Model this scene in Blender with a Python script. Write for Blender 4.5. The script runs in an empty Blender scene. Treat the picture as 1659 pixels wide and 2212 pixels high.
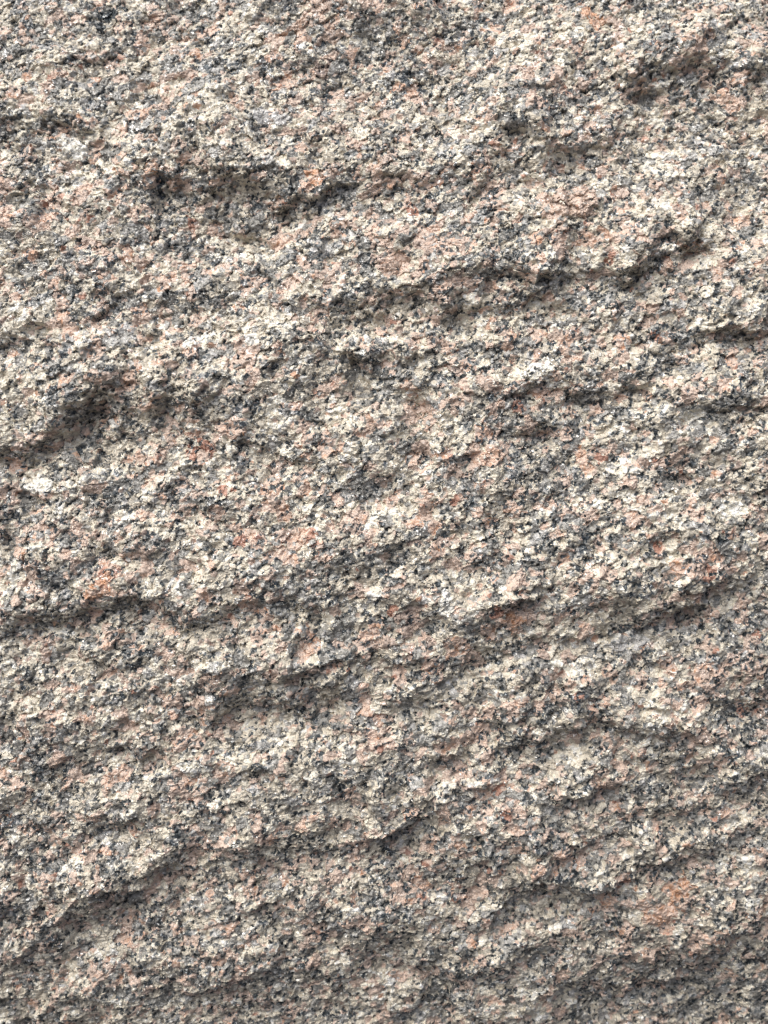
import bpy, math, time
import numpy as np
from mathutils import Matrix, Vector

# ------------------------------------------------------------------ basics
T0 = time.time()
U = 0.36 / 1659.0            # one rock unit in metres: the view is 1659 x 2212 units, 36 x 48 cm
W, H = 1659.0, 2212.0
DIST = 2500.0                # camera distance in rock units
LEAN = math.radians(20.0)    # the face leans back from the vertical
CENTRE = Vector((0.0, 0.0, 0.75))
ROT = Matrix.Rotation(math.pi / 2 - LEAN, 4, 'X')   # local z = out of the face, local y = up the face
scene = bpy.context.scene
COL = scene.collection

# ------------------------------------------------------------------ camera
cam_data = bpy.data.cameras.new('camera')
cam = bpy.data.objects.new('camera', cam_data)
COL.objects.link(cam)
cam.matrix_world = Matrix.Translation(CENTRE) @ ROT @ Matrix.Translation((0, 0, DIST * U))
cam_data.sensor_fit = 'VERTICAL'
cam_data.sensor_height = 36.0
cam_data.lens = 36.0 * DIST / H
cam_data.clip_start = 0.01
cam_data.clip_end = 100.0
cam_data.dof.use_dof = True
cam_data.dof.focus_distance = (DIST + 10) * U
cam_data.dof.aperture_fstop = cam_data.lens / 4.5
scene.camera = cam

# ------------------------------------------------------------------ light: overcast sky, broad soft sun
SUN_EL, SUN_AZ = math.radians(62), math.radians(-52)    # azimuth from straight in front of the face, minus = from the left
world = bpy.data.worlds.new('World')
scene.world = world
world.use_nodes = True
wn = world.node_tree
bg = wn.nodes['Background']
sky = wn.nodes.new('ShaderNodeTexSky')
sky.sky_type = 'NISHITA'
sky.sun_disc = False
sky.sun_elevation = SUN_EL
sky.sun_rotation = math.pi - SUN_AZ
sky.air_density = 0.6
sky.dust_density = 7.0
sky.ozone_density = 0.2
wn.links.new(sky.outputs[0], bg.inputs[0])
bg.inputs[1].default_value = 0.10
sun_d = bpy.data.lights.new('sun', 'SUN')
sun_d.energy = 1.4
sun_d.angle = math.radians(62)
sun_d.color = (0.845, 0.97, 1.0)
sun = bpy.data.objects.new('sun', sun_d)
COL.objects.link(sun)
sdir = Vector((math.sin(SUN_AZ) * math.cos(SUN_EL), -math.cos(SUN_AZ) * math.cos(SUN_EL), math.sin(SUN_EL)))
sun.rotation_euler = sdir.to_track_quat('Z', 'Y').to_euler()
scene.view_settings.view_transform = 'Standard'
scene.view_settings.look = 'None'
scene.view_settings.exposure = 0.88
scene.view_settings.gamma = 1.0
scene.view_settings.use_curve_mapping = False
scene.cycles.max_bounces = 6
scene.cycles.diffuse_bounces = 4

# ------------------------------------------------------------------ numeric helpers
F = np.float32
RNG = np.random.default_rng(20)
LAT = [RNG.random((256, 256)).astype(F) for _ in range(24)]


def vnoise(x, y, s):
    """smooth value noise, -1..1"""
    xi = np.floor(x); yi = np.floor(y)
    fx = (x - xi).astype(F); fy = (y - yi).astype(F)
    fx = fx * fx * (3 - 2 * fx); fy = fy * fy * (3 - 2 * fy)
    xi = xi.astype(np.int32) & 255; yi = yi.astype(np.int32) & 255
    x1 = (xi + 1) & 255; y1 = (yi + 1) & 255
    L = LAT[s % 24]
    a = L[yi, xi] * (1 - fx) + L[yi, x1] * fx
    b = L[y1, xi] * (1 - fx) + L[y1, x1] * fx
    return (a * (1 - fy) + b * fy) * 2 - 1


def fbm(x, y, s, octaves=3, gain=0.5):
    r = np.zeros_like(x); a = 1.0; t = 0.0
    for k in range(octaves):
        r += a * vnoise(x * (2 ** k) + 37.3 * k, y * (2 ** k) + 11.7 * k, s + k)
        t += a; a *= gain
    return r / t


def hashed(i, s):
    """cell id -> random 0..1"""
    v = (i.astype(np.uint64) * np.uint64(2654435761) + np.uint64(s * 97531 + 17)) & np.uint64(0xffffffff)
    v ^= v >> np.uint64(15); v = (v * np.uint64(2246822519)) & np.uint64(0xffffffff)
    v ^= v >> np.uint64(13); v = (v * np.uint64(3266489917)) & np.uint64(0xffffffff)
    v ^= v >> np.uint64(16)
    return (v.astype(np.float64) / 4294967296.0).astype(F)


def cells(x, y, z, size, ang, stretch, seed, jit=0.95):
    """solid (3-D) Voronoi cut by the surface: id, nearest distance, edge measure, offset from the cell's seed"""
    ca, sa = math.cos(ang), math.sin(ang)
    p = ((x * ca + y * sa) / (size * stretch) + 512).astype(F)
    q = ((-x * sa + y * ca) / size + 512).astype(F)
    r = (z / size + 512).astype(F)
    pi = np.floor(p).astype(np.int32); qi = np.floor(q).astype(np.int32); ri = np.floor(r).astype(np.int32)
    JX, JY, JZ = RNG2[seed]
    f1 = np.full(x.shape, 1e9, F); f2 = np.full(x.shape, 1e9, F)
    cid = np.zeros(x.shape, np.int64)
    dx1 = np.zeros(x.shape, F); dy1 = np.zeros(x.shape, F)
    up = (r - ri) > 0.5
    for dk in (0, 1):
        ck = ri + np.where(up, dk, -dk)
        for dj in (-1, 0, 1):
            for di in (-1, 0, 1):
                ci = pi + di; cj = qi + dj
                k = (((cj + ck * 37) & 511) << 9) | ((ci + ck * 91) & 511)
                ex = p - (ci + F(0.5) + JX[k] * F(jit))
                ey = q - (cj + F(0.5) + JY[k] * F(jit))
                ez = r - (ck + F(0.5) + JZ[k] * F(jit))
                d = ex * ex + ey * ey + ez * ez
                near = d < f1
                f2 = np.where(near, f1, np.minimum(f2, d))
                cid = np.where(near, (ck.astype(np.int64) * 4096 + cj) * 4096 + ci, cid)
                dx1 = np.where(near, ex, dx1); dy1 = np.where(near, ey, dy1)
                f1 = np.where(near, d, f1)
    f1 = np.sqrt(f1); f2 = np.sqrt(f2)
    return cid, f1, f2 - f1, dx1 * size, dy1 * size


RNG2 = [tuple((RNG.random(512 * 512) - 0.5).astype(F) for _ in range(3)) for _ in range(6)]


def sstep(a, b, x):
    t = np.clip((x - a) / (b - a), 0, 1)
    return t * t * (3 - 2 * t)


# ------------------------------------------------------------------ the grid over the face (x right, y DOWN the face)
STEP = 1.95


def axis(length):
    inner = np.arange(-115, length + 115 + STEP, STEP)
    out = []; s = STEP; p = inner[-1]
    while p < length + 560:
        s = min(s * 1.05, 16); p += s; out.append(p)
    out = np.array(out)
    lo = -(out - length)[::-1]
    return np.concatenate([lo, inner, out]).astype(F)


gx = axis(W); gy = axis(H)
NX, NY = len(gx), len(gy)
X, Y = np.meshgrid(gx, gy)

# the broad swell of the boulder: it falls away towards its top and its foot
def swell(x, y):
    t = (y - 1120) / 1106.0
    r = -(190 * np.clip(-t, 0, 3) ** 1.8 + 225 * np.clip(t, 0, 3) ** 2.2)
    r = r - 45 * sstep(-0.2, 1.4, t + (x - 829) / 829.0 - 0.6) 
    s = (x - 829) / 829.0
    r = r - 26 * np.abs(s) ** 2
    ox = np.maximum(np.maximum(-190 - x, x - W - 190), 0)
    oy = np.maximum(np.maximum(-240 - y, y - H - 240), 0)
    return r - (ox ** 2 + oy ** 2) * 0.0040


SW = swell(X, Y)
# feature coordinates: where a feature of the rock lies as seen square-on to the face
PX = (829.5 + (X - 829.5) * DIST / (DIST - np.maximum(SW, -500))).astype(F)
PY = (1106 + (Y - 1106) * DIST / (DIST - np.maximum(SW, -500))).astype(F)

# ------------------------------------------------------------------ ledges: (points, drop, width of drop, run-up, run-out)
LEDGES = [
    ([(-60, 120), (60, 150), (200, 120), (300, 150)], 9, 34, 90, 90),
    ([(-60, 265), (60, 258), (150, 268), (280, 300)], 20, 45, 80, 90),
    ([(-60, 400), (40, 408), (110, 390)], 12, 40, 50, 60),
    ([(255, 340), (340, 352), (430, 345), (560, 372), (660, 415), (760, 425)], 29, 80, 120, 100),
    ([(380, 470), (480, 478), (600, 500), (700, 500)], 14, 40, 70, 80),
    ([(560, 300), (640, 290), (740, 330)], 7, 30, 60, 60),
    ([(830, 372), (900, 352), (1000, 338), (1080, 330), (1150, 352), (1200, 395)], 20, 55, 120, 110),
    ([(1040, 255), (1110, 262), (1190, 282), (1230, 330)], 14, 34, 70, 70),
    ([(1310, 168), (1360, 160), (1420, 128), (1500, 112), (1580, 140), (1700, 160)], 19, 45, 90, 100),
    ([(1190, 262), (1260, 240), (1330, 205), (1430, 190)], 8, 30, 60, 60),
    ([(1180, 470), (1230, 480), (1300, 450)], 9, 24, 40, 60),
    ([(1150, 600), (1220, 575), (1290, 585), (1340, 592), (1400, 545), (1470, 520), (1540, 500)], 34, 52, 130, 110),
    ([(830, 628), (900, 615), (980, 600), (1060, 588), (1120, 592), (1200, 640), (1280, 668), (1420, 640)], 13, 52, 110, 90),
    ([(560, 640), (640, 635), (720, 640), (820, 650)], 9, 36, 70, 80),
    ([(840, 690), (950, 680), (1080, 668), (1180, 690)], 10, 30, 60, 80),
    ([(1420, 665), (1520, 660), (1600, 690), (1700, 680)], 9, 30, 60, 60),
    ([(-60, 950), (60, 945), (130, 905), (190, 850), (240, 842), (330, 862), (400, 858), (470, 872)], 34, 70, 130, 130),
    ([(-60, 720), (80, 735), (200, 740), (320, 770)], 9, 34, 90, 90),
    ([(110, 810), (220, 800), (330, 815), (400, 838)], 10, 34, 60, 60),
    ([(700, 770), (760, 762), (800, 800), (840, 830), (900, 826), (960, 790)], 26, 40, 90, 100),
    ([(860, 768), (960, 748), (1060, 752), (1160, 740)], 9, 30, 60, 70),
    ([(1060, 830), (1160, 835), (1260, 842), (1330, 828), (1430, 838), (1500, 860)], 17, 44, 100, 100),
    ([(1080, 930), (1140, 935), (1190, 935), (1260, 975)], 18, 36, 80, 90),
    ([(1330, 905), (1420, 915), (1520, 880), (1700, 860)], 9, 36, 70, 80),
    ([(1540, 720), (1610, 716), (1700, 705)], 26, 40, 70, 60),
    ([(1520, 1075), (1590, 1052), (1700, 1020)], 18, 44, 80, 90),
    ([(520, 950), (640, 990), (720, 1010)], 6, 30, 70, 70),
    ([(0, 1050), (90, 1065), (200, 1060)], 8, 30, 60, 60),
    ([(140, 1196), (250, 1186), (360, 1200)], 9, 26, 60, 60),
    ([(640, 1225), (720, 1215), (830, 1228), (930, 1225)], 13, 44, 90, 100),
    ([(330, 1090), (440, 1080), (540, 1110)], 6, 30, 60, 60),
    ([(-60, 1318), (60, 1318), (160, 1300), (300, 1290), (400, 1318), (520, 1315), (640, 1278), (760, 1268), (880, 1282), (960, 1300)], 22, 62, 130, 110),
    ([(120, 1352), (240, 1356), (360, 1365), (440, 1345)], 12, 36, 40, 70),
    ([(1080, 1305), (1125, 1278), (1190, 1256), (1260, 1250), (1330, 1275), (1400, 1290)], 25, 50, 110, 110),
    ([(1400, 1320), (1480, 1292), (1550, 1258), (1620, 1240), (1700, 1232)], 22, 44, 110, 100),
    ([(1090, 1400), (1180, 1392), (1270, 1370), (1350, 1340), (1430, 1372)], 14, 36, 70, 80),
    ([(1440, 1470), (1520, 1440), (1600, 1410), (1700, 1400)], 9, 36, 80, 80),
    ([(470, 1455), (560, 1448), (660, 1440), (760, 1425), (860, 1430), (940, 1420)], 14, 40, 90, 80),
    ([(420, 1530), (520, 1528), (620, 1506), (720, 1492), (830, 1500), (930, 1510)], 22, 54, 110, 100),
    ([(-60, 1500), (60, 1490), (160, 1510)], 7, 30, 60, 60),
    ([(170, 1618), (250, 1612), (310, 1632), (350, 1632), (410, 1598), (460, 1575)], 19, 34, 90, 80),
    ([(370, 1710), (420, 1688), (470, 1665), (560, 1658), (640, 1668)], 20, 40, 80, 90),
    ([(200, 1770), (280, 1768), (350, 1742), (400, 1720)], 16, 44, 70, 80),
    ([(600, 1725), (690, 1735), (760, 1720)], 8, 26, 60, 60),
    ([(130, 1912), (190, 1922), (260, 1915), (320, 1900), (370, 1862), (430, 1845)], 22, 44, 90, 90),
    ([(-60, 1962), (60, 1965), (140, 1972), (240, 1960), (310, 1940)], 17, 46, 60, 80),
    ([(-60, 2068), (40, 2070), (110, 2050), (200, 2035), (280, 2048)], 14, 40, 70, 70),
    ([(480, 1846), (570, 1836), (660, 1826), (760, 1838), (850, 1862)], 15, 40, 90, 80),
    ([(470, 1982), (540, 1972), (600, 1958), (700, 1990), (800, 2000)], 10, 34, 70, 70),
    ([(330, 2140), (450, 2128), (560, 2085), (660, 2105), (760, 2098), (860, 2085)], 13, 40, 70, 70),
    ([(-60, 2165), (100, 2155), (240, 2160), (330, 2150)], 9, 34, 60, 60),
    ([(790, 1808), (850, 1798), (890, 1776), (925, 1738), (965, 1708), (1010, 1684), (1060, 1690)], 34, 48, 120, 110),
    ([(960, 1640), (1040, 1618), (1110, 1605), (1180, 1590)], 18, 46, 80, 90),
    ([(1100, 1588), (1170, 1568), (1270, 1548), (1340, 1556), (1410, 1566), (1480, 1572), (1540, 1528), (1600, 1510), (1700, 1500)], 25, 44, 110, 90),
    ([(1170, 1738), (1230, 1724), (1300, 1708), (1380, 1696)], 11, 26, 60, 60),
    ([(1240, 1790), (1320, 1776), (1400, 1768), (1460, 1752), (1520, 1714), (1580, 1684), (1640, 1650), (1700, 1630)], 27, 60, 110, 100),
    ([(1000, 1810), (1080, 1802), (1160, 1830), (1240, 1842)], 8, 28, 60, 60),
    ([(1050, 1985), (1075, 1945), (1120, 1912), (1170, 1900), (1230, 1912), (1290, 1912), (1350, 1888), (1420, 1864), (1490, 1826), (1560, 1800)], 28, 50, 110, 90),
    ([(1215, 2012), (1260, 1975), (1310, 1950), (1370, 1945)], 12, 34, 60, 60),
    ([(1490, 2060), (1530, 2026), (1590, 2000), (1640, 1975), (1700, 1940)], 20, 42, 90, 80),
    ([(830, 2085), (920, 2082), (1010, 2095), (1070, 2092), (1120, 2050), (1180, 2020)], 18, 44, 90, 80),
    ([(830, 1960), (920, 1970), (1000, 1990), (1060, 2000)], 9, 34, 60, 60),
    ([(1220, 2180), (1290, 2146), (1380, 2128), (1470, 2116), (1580, 2090), (1700, 2062)], 20, 46, 90, 70),
    ([(1340, 2200), (1450, 2172), (1580, 2150), (1700, 2140)], 12, 36, 50, 60),
    ([(700, 2170), (800, 2180), (920, 2165), (1020, 2190)], 9, 34, 60, 60),
]
STEEP = [   # the few that run up and down the face: points (y, x), falling to the right
    ([(330, 342), (400, 336), (470, 342), (520, 350)], 12, 22, 30, 60),
    ([(395, 1222), (440, 1224), (480, 1228), (520, 1200)], 12, 14, 30, 30),
    ([(280, 1196), (330, 1198), (400, 1178)], 12, 24, 40, 40),
]

wx = fbm(PX / 110, PY / 110, 0, 4, 0.55)
wy = fbm(PX / 100 + 50, PY / 70 + 20, 4, 4, 0.6)
wz = fbm(PX / 22, PY / 16, 7, 3, 0.6)


def ledge_sum(ax, ay, table):
    out = np.zeros_like(ax)
    for k, (pts, drop, width, up, run) in enumerate(table):
        xs = np.array([p[0] for p in pts], float); ys = np.array([p[1] for p in pts], float)
        lo, hi = xs[0], xs[-1]
        m = (ax > lo - 60) & (ax < hi + 60) & (ay > ys.min() - 4.5 * up) & (ay < ys.max() + 4.5 * run + width)
        if not m.any():
            continue
        x = ax[m]; y = ay[m]
        c = np.interp(x, xs, ys)
        slope = np.gradient(ys, xs)
        cs = 1 / np.sqrt(1 + np.interp(x, xs, slope) ** 2)
        s = (y - c) * cs + 12
        width = width * 1.05
        fade = sstep(lo - 55, lo + 45, x) * (1 - sstep(hi - 45, hi + 55, x))
        fade *= 0.82 + 0.9 * vnoise(x / 48 + k * 7, y / 90, k)
        rise = np.exp(-(np.minimum(s, 0) / (up * 0.75)) ** 2) * (s <= 0)
        t = np.clip(s / width, 0, 1)
        fall = np.where(s > 0, 1 - 1.75 * (t * t * (3 - 2 * t)), 0)
        rec = np.where(s > width, -0.75 * np.exp(-np.maximum(s - width, 0) / (run * 0.6)), 0)
        f = np.where(s <= 0, rise, np.where(s <= width, fall, rec))
        out[m] += drop * fade * f
    return out


wq = vnoise(PX / 9, PY / 8, 20)
sx = PX + 17 * wx + 10 * wz + 3 * wq
sy = PY + 17 * wy + 12 * wz + 4 * wq + 13 * fbm(PX / 45 + 8, PY / 40, 17, 2)
Hh = ledge_sum(sx, sy, [l for l in LEDGES if l[0][0][1] < 1030]) * 0.95 + ledge_sum(sx, sy, [l for l in LEDGES if l[0][0][1] >= 1030]) * 0.74
Hh += ledge_sum(sy, sx, STEEP) * 0.7
LH = Hh.copy()
# broad scoops where a large flake has come away: (x, y, half width, half height, depth)
for bx, by, bw, bh, dp in ((520, 450, 190, 62, 26), (170, 915, 150, 62, 26), (1370, 612, 150, 46, 18), (850, 815, 90, 48, 16), (1490, 195, 120, 50, 18), (80, 345, 90, 60, 14), (320, 1330, 280, 44, 16), (1120, 1612, 130, 44, 14),
                           (640, 1525, 200, 46, 15), (170, 1990, 210, 60, 17), (1560, 2120, 150, 75, 20), (1480, 1760, 130, 44, 16), (930, 1780, 110, 46, 16), (1150, 960, 110, 60, 14), (950, 700, 220, 46, 14), (1270, 860, 170, 44, 13), (1180, 1960, 130, 50, 13)):
    e = ((sx - bx) / bw) ** 2 + ((sy - by) / bh) ** 2
    Hh -= dp * np.exp(-e ** 1.3)
# rough breaking surface between the ledges: shelves slanting gently up to the right
ang = math.radians(-12)
ra = PX * math.cos(ang) + PY * math.sin(ang); rb = -PX * math.sin(ang) + PY * math.cos(ang)
Hh += 40.0 * fbm(ra / 210 + 13, rb / 150 + 4, 1, 2)
Hh += 13.0 * fbm(ra / 95 + 3, rb / 68 + 9, 9, 4, 0.55)
for kk, (lx, ly, amp) in enumerate(((80, 36, 2.4), (36, 18, 1.2))):
    v = (rb + 16 * fbm(ra / lx + 5 * kk, rb / (ly * 2), 12 + kk, 2)) / ly
    v = v + 1.6 * vnoise(ra / lx + 9, rb / (lx * 0.7), 15 + kk)
    fr = v - np.floor(v)
    saw = np.where(fr < 0.72, fr / 0.72, (1 - fr) / 0.28) - 0.5
    Hh += amp * saw * (0.35 + 0.65 * sstep(-0.3, 0.5, vnoise(ra / (lx * 1.3) + 31, rb / (ly * 2.2), 18 + kk)))
# broken facets: flat planes at odd angles meeting in small steps
ZERO = np.zeros_like(PX)
for sz, st, sd, tl, of, an in ((96, 1.25, 4, 0.26, 9.0, -38), (46, 1.25, 5, 0.28, 5.0, -20)):
    E, e1, ee, edx, edy = cells(PX + 20 * wx + 9 * wz + 2.5 * wq, PY + 14 * wy + 8 * wz + 2.5 * wq, ZERO, sz, math.radians(an), st, sd)
    step = sstep(0.0, 0.22, ee)
    Hh += step * (((hashed(E, 60) - 0.5) * edx + (hashed(E, 61) - 0.5) * edy) * 2 * tl + (hashed(E, 62) - 0.5) * of)
print('macro', round(time.time() - T0, 1))

# ------------------------------------------------------------------ grains
gwx = 5.5 * fbm(X / 13, Y / 13, 2, 3, 0.6); gwy = 5.5 * fbm(X / 13 + 70, Y / 13, 5, 3, 0.6)
HZ = Hh.astype(F)
A, a1, ae, adx, ady = cells(X + gwx * 1.6, Y + gwy * 1.6, HZ, 25, math.radians(-28), 1.25, 0)
B, b1, be, bdx, bdy = cells(X + gwx * 0.9, Y + gwy * 0.9, HZ, 9.5, math.radians(-25), 1.3, 1)
C, c1, ce, cdx, cdy = cells(X + gwx * 0.6, Y + gwy * 0.6, HZ, 5.4, math.radians(20), 1.2, 2)
D, d1, de, ddx, ddy = cells(X + gwx, Y + gwy, HZ, 5.6, math.radians(-50), 1.8, 3)       # mica flakes
print('cells', round(time.time() - T0, 1))

# where the photograph shows more of one mineral: (x, y, radius, strength)
DARK = [(230, 35, 50, 1.2), (20, 20, 60, .7), (60, 140, 60, .7), (110, 270, 60, .5), (70, 335, 55, .9), (345, 400, 40, 1.2), (340, 470, 45, 1.1), (410, 560, 50, .7), (420, 130, 45, .8),
        (520, 100, 45, .8), (620, 200, 50, .5), (1010, 55, 45, 1), (870, 125, 70, .9), (1180, 240, 60, .6), (1000, 230, 50, .7), (1060, 350, 60, .6), (1550, 190, 60, 1.1), (1420, 110, 45, .8),
        (730, 310, 50, .7), (540, 370, 45, .8), (640, 430, 60, .6), (430, 640, 60, .8), (190, 640, 60, .7), (180, 860, 50, .8), (230, 800, 60, .5), (80, 790, 60, .5), (420, 800, 50, .5),
        (700, 190, 40, .5), (820, 790, 45, 1.1), (860, 690, 50, .7), (1190, 950, 60, 1.1), (1140, 1010, 60, .8), (1050, 790, 50, .8), (1410, 770, 50, .7), (1260, 840, 70, .7), (1350, 590, 50, .6),
        (770, 1050, 40, .6), (250, 1080, 50, .8), (60, 1130, 50, .8), (330, 1100, 50, .5), (480, 1090, 40, .5), (720, 1220, 50, .8), (840, 1240, 50, .7), (1030, 930, 50, .5), (1300, 1130, 50, .7),
        (1240, 1230, 60, .6), (1430, 1010, 60, .6), (1580, 1100, 60, .5), (300, 1320, 60, .9), (140, 1300, 60, .7), (680, 1320, 60, .8), (60, 1470, 60, .6), (1380, 1390, 35, 1), (1600, 1370, 50, .6),
        (870, 1190, 40, .6), (1110, 1600, 60, 1), (1060, 1590, 50, .7), (160, 1720, 50, .7), (60, 1660, 40, .7), (450, 1700, 50, .7), (880, 1780, 60, .9), (1180, 1810, 50, .9), (270, 1900, 60, .8),
        (60, 1970, 60, .7), (1080, 1760, 50, .6), (1250, 1910, 60, .6), (1600, 1560, 50, .8), (1480, 1740, 70, .7), (1400, 1880, 50, .8), (840, 1900, 50, .9), (860, 2020, 50, .7), (1290, 2000, 50, .7),
        (960, 2160, 60, .6), (1320, 2140, 60, .8), (1620, 2120, 60, .9), (420, 2090, 60, .6), (100, 2020, 60, .6), (120, 2170, 60, .5), (740, 2190, 60, .4), (1500, 2130, 70, .6)]
PINK = [(170, 20, 40, .8), (150, 190, 60, .8), (280, 130, 50, .4), (100, 440, 60, .6), (40, 540, 60, .6), (130, 560, 60, .9), (260, 300, 40, .8), (680, 380, 40, 1.2), (500, 480, 60, .9), (640, 60, 50, .5),
        (700, 20, 50, .8), (790, 110, 50, .5), (910, 75, 60, .9), (1290, 40, 40, 1.2), (1600, 80, 60, .9), (1550, 200, 40, 1), (1210, 150, 60, .5), (1240, 440, 70, 1.2), (1060, 440, 40, 1), (1480, 460, 60, .8),
        (1100, 300, 60, .4), (640, 610, 45, .8), (700, 600, 40, 1), (850, 570, 60, .8), (950, 530, 60, .8), (400, 620, 30, .9), (110, 840, 60, .5), (290, 700, 60, .4), (1230, 760, 60, .8), (1080, 840, 50, 1),
        (1590, 770, 50, .9), (1530, 860, 50, .9), (420, 970, 60, 1.3), (680, 930, 60, 1), (820, 900, 40, 1), (730, 890, 30, 1), (1020, 990, 60, 1.3), (870, 960, 60, .9), (930, 1060, 40, 1.2), (880, 1130, 60, 1),
        (1300, 990, 40, 1.2), (1040, 1130, 40, 1.1), (1100, 1200, 50, 1.2), (1240, 1210, 60, .8), (230, 1240, 40, 1.5), (20, 1250, 30, 1), (340, 1010, 40, .8), (660, 1160, 60, 1.1), (500, 1160, 60, .8), (590, 1170, 50, .8),
        (1520, 1230, 60, 1.1), (1560, 1150, 40, .8), (1120, 1340, 50, 1.5), (1200, 1310, 50, .8), (1060, 1300, 50, .9), (1000, 1230, 60, .6), (830, 1600, 60, 1.1), (720, 1560, 40, .9), (430, 1540, 60, 1.2), (520, 1280, 60, .7),
        (260, 1680, 50, 1.2), (350, 1550, 60, .9), (100, 1520, 50, .7), (980, 1570, 50, 1), (910, 1650, 50, 1), (1330, 1650, 50, .9), (1340, 1730, 70, 1.1), (1060, 1720, 50, .9), (1130, 1760, 40, 1), (900, 1910, 40, 1.4), (1110, 1880, 40, 1.1),
        (1460, 1930, 40, 2.2), (1420, 1975, 40, 2.2), (1320, 1950, 40, .8), (1540, 2010, 50, 1), (1000, 1950, 60, .8), (180, 1840, 60, .8), (420, 1840, 40, 1), (720, 1960, 60, .7), (500, 2060, 60, .9), (650, 2170, 60, .7),
        (1540, 1480, 60, .5), (1500, 1420, 60, .8), (1040, 2010, 50, .7), (1400, 2100, 50, .6), (130, 2120, 50, .7), (650, 1690, 60, .6)]
PALE = [(160, 320, 30, 1.5), (480, 30, 60, .5), (60, 250, 60, .5), (560, 250, 60, .4), (600, 330, 50, .7), (1250, 330, 60, .8), (1440, 330, 60, 1), (1010, 290, 60, .8), (1110, 90, 60, .6), (930, 200, 60, .5), (1500, 520, 60, .9), (1300, 520, 60, .7),
        (60, 680, 70, .9), (180, 500, 70, .8), (60, 860, 60, 1), (300, 760, 60, .7), (610, 520, 60, .6), (480, 720, 60, .6), (700, 850, 60, .8), (860, 730, 50, .8), (1170, 800, 50, 1), (1480, 910, 70, 1), (80, 1050, 30, 1.4), (590, 940, 60, .9),
        (640, 1200, 60, 1), (850, 1100, 70, 1), (1000, 1080, 60, .8), (1390, 1000, 60, .8), (1380, 1100, 60, .8), (1560, 1030, 50, .9), (310, 1160, 60, .6), (420, 1240, 60, .7), (970, 1290, 60, 1), (1150, 1350, 50, .6), (1250, 1420, 60, .9), (110, 1420, 70, 1),
        (600, 1590, 60, .6), (780, 1640, 60, .9), (60, 1540, 60, .7), (180, 1570, 60, .7), (410, 1660, 50, .7), (1230, 1610, 60, 1), (1420, 1540, 50, .9), (1180, 1700, 60, .8), (1020, 1820, 60, .5), (830, 1720, 40, .9), (930, 1980, 60, .8), (300, 1880, 40, .8), (540, 1930, 60, .6),
        (560, 2050, 60, .8), (250, 2060, 60, .7), (820, 2130, 60, .7), (1040, 1670, 60, .7), (1600, 1900, 50, .7), (700, 1910, 60, .5), (250, 2110, 60, .6), (1150, 2170, 60, .6), (1480, 2080, 50, .6)]


def blobs(table):
    r = np.zeros_like(PX)
    for bx, by, rad, s in table:
        i0, i1 = np.searchsorted(gx, [bx - rad * 3.0, bx + rad * 3.0]); j0, j1 = np.searchsorted(gy, [by - rad * 3.0, by + rad * 3.0])
        sl = (slice(max(j0 - 60, 0), j1 + 60), slice(max(i0 - 60, 0), i1 + 60))
        d2 = (PX[sl] - bx) ** 2 + ((PY[sl] - by) * 1.15) ** 2
        r[sl] += s * np.exp(-d2 / (rad * rad * 0.8))
    return r


dark = blobs(DARK); pink = blobs(PINK); pale = blobs(PALE)
n1 = fbm(X / 60 + 7, Y / 42 + 3, 3, 3, 0.6); n2 = fbm(X / 75 + 70, Y / 55 + 13, 6, 3, 0.6); n3 = fbm(X / 26 + 5, Y / 20, 10, 2)
rA = hashed(A, 1); rB = hashed(B, 2); rA2 = hashed(A, 3); rB2 = hashed(B, 4); rC = hashed(C, 5); rD = hashed(D, 6)
# one value per crystal: fields are sampled with jitter so the outline is the crystal's own
qz = rA + 0.30 * n1 + 0.22 * dark - 0.16 * pale - 0.06 * pink
mineral = np.zeros(A.shape, np.int8)                    # 0 cream feldspar, 1 pink feldspar, 2 quartz, 3 mica, 4 rust
mineral[(rA2 + 0.32 * n2 + 0.22 * pink - 0.10 * pale) > 0.70] = 1
mineral[qz > 0.75] = 2
# grains that break the rule of their crystal
sw = rB2
mineral = np.where((sw < 0.15) & (mineral != 2), 2, mineral)
mineral = np.where((sw > 0.80) & (mineral == 2), 0, mineral)
mineral = np.where((sw > 0.92) & (mineral == 0), 1, mineral)
mineral = np.where((rB > 0.990 - 0.04 * np.clip(pink, 0, 1.5)) & (mineral == 1), 4, mineral)
mica = rD + 0.14 * dark + 0.16 * n1 + 0.16 * n3 - 0.10 * pale - 0.05 * pink + 0.05 * (mineral == 2) + 0.12 * np.clip(1 - ae * 4, 0, 1)
mineral = np.where((mica > 0.91) & (de > 0.03), 3, mineral).astype(np.int8)
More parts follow.
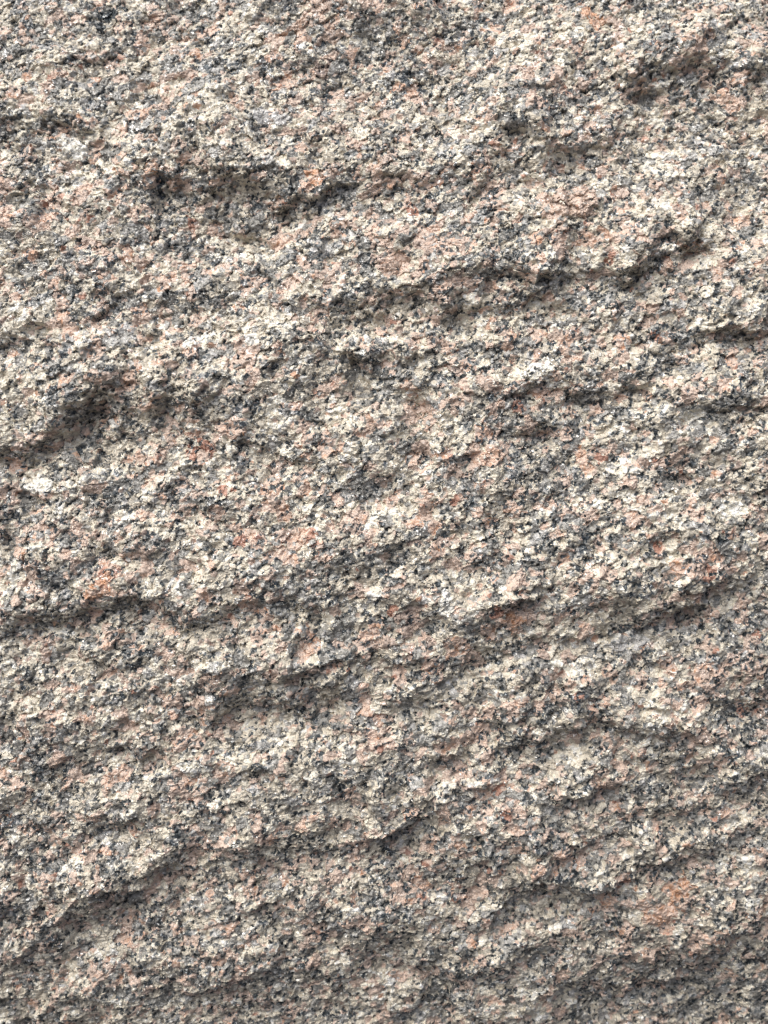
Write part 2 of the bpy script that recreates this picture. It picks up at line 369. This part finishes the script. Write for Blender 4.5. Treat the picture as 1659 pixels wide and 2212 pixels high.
# single crystals the photograph shows: (x0, y0, x1, y1, half width, mineral, tint)
CRYSTALS = [(138, 312, 168, 322, 15, 0, .95), (598, 82, 645, 56, 7, 1, .55), (648, 50, 672, 30, 8, 1, .6), (676, 10, 700, 14, 15, 1, .45), (1448, 1922, 1478, 1912, 17, 1, .92), (1410, 1972, 1442, 1962, 15, 1, .84),
            (752, 1060, 778, 1045, 17, 2, .55), (742, 1068, 764, 1070, 10, 2, .85), (70, 1052, 100, 1048, 14, 0, .92), (1030, 990, 1075, 986, 13, 1, .8), (1255, 975, 1270, 1010, 12, 1, .8), (1100, 1335, 1108, 1352, 13, 1, .95),
            (1560, 1105, 1600, 1098, 14, 0, .9), (1470, 905, 1505, 893, 14, 0, .85), (1145, 805, 1180, 795, 16, 0, .9), (670, 378, 685, 384, 12, 1, .9), (1268, 30, 1290, 48, 13, 1, .95), (1210, 440, 1260, 445, 22, 1, .5),
            (830, 575, 860, 560, 14, 1, .6), (610, 620, 640, 600, 13, 1, .6), (880, 905, 915, 880, 14, 1, .55), (1040, 820, 1070, 838, 16, 1, .4), (235, 1240, 215, 1262, 12, 1, .98), (200, 1280, 235, 1265, 12, 1, .9),
            (1335, 1395, 1392, 1388, 12, 2, .9), (395, 1655, 440, 1660, 11, 0, .9), (560, 250, 610, 255, 12, 2, .95), (222, 32, 242, 26, 10, 3, .5), (207, 54, 220, 58, 6, 3, .5), (345, 392, 340, 420, 6, 3, .5),
            (1560, 205, 1585, 220, 14, 1, .75), (240, 735, 270, 725, 16, 2, .75), (410, 742, 450, 722, 11, 0, .95), (230, 1690, 262, 1672, 15, 1, .75), (905, 1905, 920, 1916, 12, 1, .8), (1310, 1955, 1325, 1945, 9, 1, .85)]
forced = np.full(A.shape, -1.0, F)
for (ax_, ay_, bx_, by_, hw, mi_, tt_) in CRYSTALS:
    i0, i1 = np.searchsorted(gx, [min(ax_, bx_) - 120, max(ax_, bx_) + 120]); j0, j1 = np.searchsorted(gy, [min(ay_, by_) - 120, max(ay_, by_) + 120])
    sl = (slice(j0, j1), slice(i0, i1))
    vx, vy = bx_ - ax_, by_ - ay_
    px = PX[sl] + gwx[sl] * 1.2; py = PY[sl] + gwy[sl] * 1.2
    t = np.clip(((px - ax_) * vx + (py - ay_) * vy) / (vx * vx + vy * vy), 0, 1)
    d = np.abs(px - ax_ - t * vx) * 0.75 + np.abs(py - ay_ - t * vy) * 0.75
    m = (d < hw * (0.85 + 0.3 * rB[sl])) & (rC[sl] < 0.90)
    mineral[sl][m] = mi_; forced[sl][m] = tt_; A[sl][m] = -1 - CRYSTALS.index((ax_, ay_, bx_, by_, hw, mi_, tt_))
RUST = [(430, 975, 34), (232, 1245, 26), (1520, 1228, 26), (664, 1160, 26), (1300, 990, 20), (1070, 1320, 22), (480, 1060, 16), (520, 1170, 22), (1090, 1760, 18), (1075, 1712, 14), (1420, 720, 16), (850, 690, 14),
        (850, 1320, 18), (1250, 1500, 14), (1610, 1540, 16), (410, 480, 14), (890, 455, 14), (1350, 1900, 16), (1310, 560, 12), (1120, 880, 16), (1420, 1180, 16), (980, 1080, 14), (1640, 1370, 14)]
for bx, by, rad in RUST:
    i0, i1 = np.searchsorted(gx, [bx - rad * 4, bx + rad * 4]); j0, j1 = np.searchsorted(gy, [by - rad * 4, by + rad * 4])
    sl = (slice(j0, j1), slice(i0, i1))
    f = np.exp(-((PX[sl] - bx) ** 2 + (PY[sl] - by) ** 2) / (rad * rad)) * (0.45 + 0.9 * rB[sl]) + 0.25 * n3[sl]
    mineral[sl][(f > 0.52) & (mineral[sl] != 3)] = 4
print('minerals', [round(float((mineral == k).mean()), 3) for k in range(5)], round(time.time() - T0, 1))

# grain relief
def tilt(i, dx, dy, s, amount):
    return ((hashed(i, s) - 0.5) * dx + (hashed(i, s + 1) - 0.5) * dy) * 2 * amount


g = tilt(A, adx, ady, 20, 0.30) + (hashed(A, 22) - 0.5) * 3.2 - 2.6 * a1 ** 2 * (mineral != 2) - 1.2 * np.exp(-ae * 9)
g += tilt(B, bdx, bdy, 24, 0.42) + (rB - 0.5) * 1.7 - 0.9 * b1 ** 2 - 0.8 * np.exp(-be * 7)
g += tilt(C, cdx, cdy, 27, 0.34) + (rC - 0.5) * 0.7
g += 0.3 * fbm(X / 4.2, Y / 4.2, 14, 2)
g = np.where(mineral == 3, g * 0.8 - 1.6 + tilt(D, ddx, ddy, 30, 0.5), g)
g = np.where(mineral == 2, g * 0.95 - 0.6, g)
# hairline cracks
CRACKS = [[(1176, 516), (1200, 492), (1226, 478), (1232, 450), (1222, 418)], [(600, 80), (640, 62), (668, 30), (690, 22), (704, 4)], [(1036, 462), (1070, 456), (1100, 458)],
          [(1255, 200), (1300, 178), (1330, 165)], [(110, 1196), (180, 1184), (250, 1192)], [(780, 1050), (784, 1000), (776, 960)], [(860, 1010), (880, 985), (905, 980)],
          [(0, 930), (30, 920), (70, 925)], [(1390, 1445), (1440, 1420), (1480, 1390)], [(830, 1806), (860, 1796), (890, 1778)], [(1020, 1180), (1060, 1160), (1085, 1150)], [(370, 845), (395, 838), (420, 836)]]
for pts in CRACKS:
    x0, y0 = min(p[0] for p in pts) - 25, min(p[1] for p in pts) - 25
    x1, y1 = max(p[0] for p in pts) + 25, max(p[1] for p in pts) + 25
    m = (PX > x0) & (PX < x1) & (PY > y0) & (PY < y1)
    px = PX[m] + gwx[m] * 1.6; py = PY[m] + gwy[m] * 1.6
    best = np.full(px.shape, 1e9)
    for (ax_, ay_), (bx_, by_) in zip(pts, pts[1:]):
        vx, vy = bx_ - ax_, by_ - ay_
        t = np.clip(((px - ax_) * vx + (py - ay_) * vy) / (vx * vx + vy * vy), 0, 1)
        best = np.minimum(best, np.hypot(px - ax_ - t * vx, py - ay_ - t * vy))
    g[m] -= 7.0 * np.clip(1 - best / 3.2, 0, 1)
# tint along each mineral's own range of colours
tint = 0.36 * hashed(B, 40) + 0.36 * hashed(A, 41) + 0.28 * rC + 0.10 * fbm(X / 6, Y / 6, 16, 2)
tint = np.where(mineral < 2, tint + 0.04, tint)
tint = np.where(mineral == 0, tint + 0.10 * pale - 0.06 * dark, tint)
tint = np.where(mineral == 1, tint + 0.20 * np.clip(pink - 1.2, 0, 1.5), tint)
tint = np.where(forced >= 0, forced - 0.04 + 0.34 * (rC - 0.5) + 0.24 * (rB - 0.5), tint)
gloss = np.where(mineral == 2, hashed(B, 50), np.where(mineral == 3, hashed(D, 51), hashed(B, 52) * 0.98))
Z = SW + Hh + g
print('relief', round(time.time() - T0, 1))

# ------------------------------------------------------------------ materials
def mineral_material(name, stops, rough_lo, rough_hi, spec, sss=0.0):
    m = bpy.data.materials.new(name)
    m.use_nodes = True
    n = m.node_tree.nodes; l = m.node_tree.links
    b = n['Principled BSDF']
    at = n.new('ShaderNodeAttribute'); at.attribute_name = 'tint'
    gl = n.new('ShaderNodeAttribute'); gl.attribute_name = 'gloss'
    tc = n.new('ShaderNodeTexCoord')
    no = n.new('ShaderNodeTexNoise'); no.inputs['Scale'].default_value = 900; no.inputs['Detail'].default_value = 3
    l.new(tc.outputs['Object'], no.inputs['Vector'])
    ad = n.new('ShaderNodeMath'); ad.operation = 'MULTIPLY_ADD'
    l.new(no.outputs['Fac'], ad.inputs[0]); ad.inputs[1].default_value = 0.35
    sb = n.new('ShaderNodeMath'); sb.operation = 'SUBTRACT'; sb.inputs[1].default_value = 0.175
    l.new(at.outputs['Fac'], sb.inputs[0]); l.new(sb.outputs[0], ad.inputs[2])
    cr = n.new('ShaderNodeValToRGB')
    el = cr.color_ramp.elements
    while len(el) < len(stops):
        el.new(0.5)
    for e, (p, c) in zip(el, stops):
        e.position = p; e.color = (*c, 1)
    l.new(ad.outputs[0], cr.inputs[0])
    l.new(cr.outputs[0], b.inputs['Base Color'])
    mr = n.new('ShaderNodeMapRange')
    mr.inputs['To Min'].default_value = rough_hi; mr.inputs['To Max'].default_value = rough_lo
    l.new(gl.outputs['Fac'], mr.inputs['Value']); l.new(mr.outputs[0], b.inputs['Roughness'])
    # the glossiest cleavage faces glint
    gt = n.new('ShaderNodeMapRange'); gt.inputs['From Min'].default_value = 0.90; gt.inputs['From Max'].default_value = 0.94
    gt.inputs['To Min'].default_value = spec; gt.inputs['To Max'].default_value = 1.0
    l.new(gl.outputs['Fac'], gt.inputs['Value']); l.new(gt.outputs[0], b.inputs['Specular IOR Level'])
    ct = n.new('ShaderNodeMapRange'); ct.inputs['From Min'].default_value = 0.88; ct.inputs['From Max'].default_value = 0.92
    l.new(gl.outputs['Fac'], ct.inputs['Value']); l.new(ct.outputs[0], b.inputs['Coat Weight'])
    b.inputs['Coat Roughness'].default_value = 0.12; b.inputs['Coat IOR'].default_value = 1.8
    return m


MATS = [
    mineral_material('cream_feldspar', [(0.10, (.21, .195, .175)), (0.32, (.36, .330, .272)), (0.52, (.54, .480, .388)), (0.72, (.64, .598, .495)), (0.92, (.71, .695, .655))], .22, .65, .5),
    mineral_material('pink_feldspar', [(0.08, (.24, .19, .165)), (0.32, (.38, .295, .24)), (0.55, (.545, .435, .362)), (0.75, (.565, .42, .335)), (1.0, (.47, .265, .16))], .25, .65, .5),
    mineral_material('smoky_quartz', [(0.10, (.105, .101, .092)), (0.38, (.20, .192, .174)), (0.60, (.30, .289, .263)), (0.90, (.47, .455, .435))], .10, .4, .6),
    mineral_material('black_mica', [(0.15, (.018, .023, .026)), (0.6, (.045, .054, .060)), (0.9, (.12, .135, .145))], .14, .45, .65),
    mineral_material('rust_stain', [(0.15, (.26, .15, .115)), (0.6, (.40, .225, .165)), (0.9, (.52, .34, .26))], .3, .65, .4),
]

# ------------------------------------------------------------------ meshes
XW = ((X - W / 2) * U).astype(F); YW = ((H / 2 - Y - 0.18 * LH) * U)   # crests hang a little over the hollows below them
YW = YW.astype(F); ZW = (Z * U).astype(F)
VERTS = np.stack([XW, YW, ZW], -1).reshape(-1, 3)
jj, ii = np.meshgrid(np.arange(NY - 1), np.arange(NX - 1), indexing='ij')
v0 = (jj * NX + ii).ravel()
QUADS = np.stack([v0, v0 + NX, v0 + NX + 1, v0 + 1], -1).astype(np.int64)
fm = mineral[:-1, :-1].ravel(); fA = A[:-1, :-1].ravel(); fD = D[:-1, :-1].ravel()
fT = tint[:-1, :-1].ravel().astype(F); fG = gloss[:-1, :-1].ravel().astype(F)
fin = ((X > 6) & (X < W - 6) & (Y > 6) & (Y < H - 6))[:-1, :-1].ravel()


def patch(name, faces, material, skirt=0.0, origin=None):
    """a mesh from some of the surface's faces, with walls going down into the rock when skirt > 0"""
    q = QUADS[faces]
    used, inv = np.unique(q, return_inverse=True)
    q = inv.reshape(-1, 4)
    v = VERTS[used].copy()
    if origin is None:
        origin = np.zeros(3, F)
    tt = fT[faces]; gg = fG[faces]
    if skirt > 0:
        e = np.concatenate([q[:, [0, 1]], q[:, [1, 2]], q[:, [2, 3]], q[:, [3, 0]]])
        own = np.tile(np.arange(len(q)), 4)
        n = len(v)
        key = e[:, 0] * n + e[:, 1]; rev = e[:, 1] * n + e[:, 0]
        bd = ~np.isin(key, rev)
        be_ = e[bd]; bo = own[bd]
        bv, bi = np.unique(be_, return_inverse=True)
        bi = bi.reshape(-1, 2) + n
        low = v[bv].copy(); low[:, 2] -= skirt
        v = np.concatenate([v, low])
        q = np.concatenate([q, np.stack([be_[:, 1], be_[:, 0], bi[:, 0], bi[:, 1]], -1)])
        tt = np.concatenate([tt, tt[bo]]); gg = np.concatenate([gg, gg[bo]])
    me = bpy.data.meshes.new(name)
    me.vertices.add(len(v)); me.vertices.foreach_set('co', (v - origin).astype(F).ravel())
    me.loops.add(q.size); me.loops.foreach_set('vertex_index', q.astype(np.int32).ravel())
    me.polygons.add(len(q)); me.polygons.foreach_set('loop_start', np.arange(0, q.size, 4, dtype=np.int32))
    a = me.attributes.new('tint', 'FLOAT', 'FACE'); a.data.foreach_set('value', tt.astype(F))
    a = me.attributes.new('gloss', 'FLOAT', 'FACE'); a.data.foreach_set('value', gg.astype(F))
    me.update(calc_edges=True)
    me.shade_flat()
    me.materials.append(material)
    o = bpy.data.objects.new(name, me)
    COL.objects.link(o)
    o.parent = root
    o.location = origin
    return o


# the block behind the broken face: flanks and back, closed
ring = np.concatenate([np.arange(NX), np.arange(1, NY) * NX + NX - 1, (NY - 1) * NX + np.arange(NX - 2, -1, -1), np.arange(NY - 2, 0, -1) * NX])[::6]
rv = VERTS[ring]
rows = [rv]
for k, (sc_, dz) in enumerate(((1.03, -0.06), (1.04, -0.14), (0.98, -0.24), (0.80, -0.32), (0.45, -0.37))):
    p = rv.copy()
    p[:, :2] *= sc_
    p[:, 2] = rv[:, 2] * (0.6 ** (k + 1)) + dz + 0.012 * np.sin(rv[:, 0] * 40 + k) * np.cos(rv[:, 1] * 31 + 2 * k)
    p[:, :2] *= (1 + 0.02 * np.sin(rv[:, 0] * 55 + 1.7 * k + rv[:, 1] * 47))[:, None]
    rows.append(p)
nr = len(rv)
bvs = np.concatenate(rows + [np.array([[0, 0, -0.39]], F)])
bfs = []
for k in range(len(rows) - 1):
    for i in range(nr):
        j = (i + 1) % nr
        bfs.append((k * nr + i, k * nr + j, (k + 1) * nr + j, (k + 1) * nr + i))
last = (len(rows) - 1) * nr
for i in range(nr):
    bfs.append((last + i, last + (i + 1) % nr, len(bvs) - 1))
bm_ = bpy.data.meshes.new('granite_boulder')
bm_.from_pydata([tuple(map(float, p)) for p in bvs], [], bfs)
block = bpy.data.materials.new('granite_block')
block.use_nodes = True
bn = block.node_tree.nodes; bl = block.node_tree.links
vo = bn.new('ShaderNodeTexVoronoi'); vo.inputs['Scale'].default_value = 380
tcc = bn.new('ShaderNodeTexCoord'); bl.new(tcc.outputs['Object'], vo.inputs['Vector'])
sp = bn.new('ShaderNodeSeparateColor'); bl.new(vo.outputs['Color'], sp.inputs[0])
cr = bn.new('ShaderNodeValToRGB'); cr.color_ramp.interpolation = 'CONSTANT'
for k, (p, c) in enumerate(((0, (.03, .033, .036)), (.12, (.19, .17, .165)), (.38, (.58, .5, .4)), (.75, (.58, .4, .3)))):
    e = cr.color_ramp.elements[k] if k < 2 else cr.color_ramp.elements.new(p)
    e.position = p; e.color = (*c, 1)
bl.new(sp.outputs[0], cr.inputs[0]); bl.new(cr.outputs[0], bn['Principled BSDF'].inputs['Base Color'])
bn['Principled BSDF'].inputs['Roughness'].default_value = 0.6
bm_.materials.append(block)
root = bpy.data.objects.new('granite_boulder', bm_)
COL.objects.link(root)
root.matrix_world = Matrix.Translation(CENTRE) @ ROT
root['label'] = 'rough broken face of a pink, cream and grey granite boulder speckled with black mica'
root['category'] = 'rock'

rest = np.ones(len(QUADS), bool)
order_cache = {}


def pick(kind_mask, ids, count):
    """the faces of the largest grains of a kind inside the view"""
    sel = np.nonzero(kind_mask & fin)[0]
    idv = ids[sel]
    o = np.argsort(idv, kind='stable')
    sel = sel[o]; idv = idv[o]
    start = np.nonzero(np.concatenate([[True], idv[1:] != idv[:-1]]))[0]
    size = np.diff(np.append(start, len(idv)))
    named = np.nonzero(idv[start] < 0)[0]                   # the single crystals listed above come first
    big = [b for b in np.argsort(-size) if idv[start[b]] >= 0]
    big = (list(named) + big)[:count]
    return [sel[start[b]:start[b] + size[b]] for b in big]


KINDS = [('feldspar_crystal', (fm == 0), fA, 0, 150), ('feldspar_crystal', (fm == 1) | (fm == 4), fA, 1, 150),
         ('quartz_grain', (fm == 2), fA, 2, 300), ('mica_cluster', (fm == 3) & (fA < 0), fA, 3, 5), ('mica_flake', (fm == 3) & (fA >= 0), fD, 3, 295)]
for name, mask, ids, mi, count in KINDS:
    for faces in pick(mask, ids, count):
        rest[faces] = False
        c = VERTS[QUADS[faces].ravel()].mean(0); c[2] -= 0.001
        o = patch(name, faces, MATS[mi], 7 * U, c)
        k = -1 - int(ids[faces[0]])
        if k >= 0 and CRYSTALS[k][5] == mi:
            tt_ = CRYSTALS[k][6]
            o['label'] = {0: 'large pale cream feldspar crystal', 2: 'glassy purple-grey quartz crystal', 3: 'dense black mica cluster'}.get(mi, 'rusty orange feldspar crystal' if tt_ > .7 else 'smooth peach feldspar crystal')
for name, mis in (('feldspar_grains', (0,)), ('pink_feldspar_grains', (1,)), ('quartz_grains', (2,)), ('mica_flakes', (3,)), ('rust_stained_grains', (4,))):
    faces = np.nonzero(rest & np.isin(fm, mis))[0]
    o = patch(name, faces, MATS[mis[0]])
    o['kind'] = 'stuff'
print('meshes', len(QUADS), round(time.time() - T0, 1))
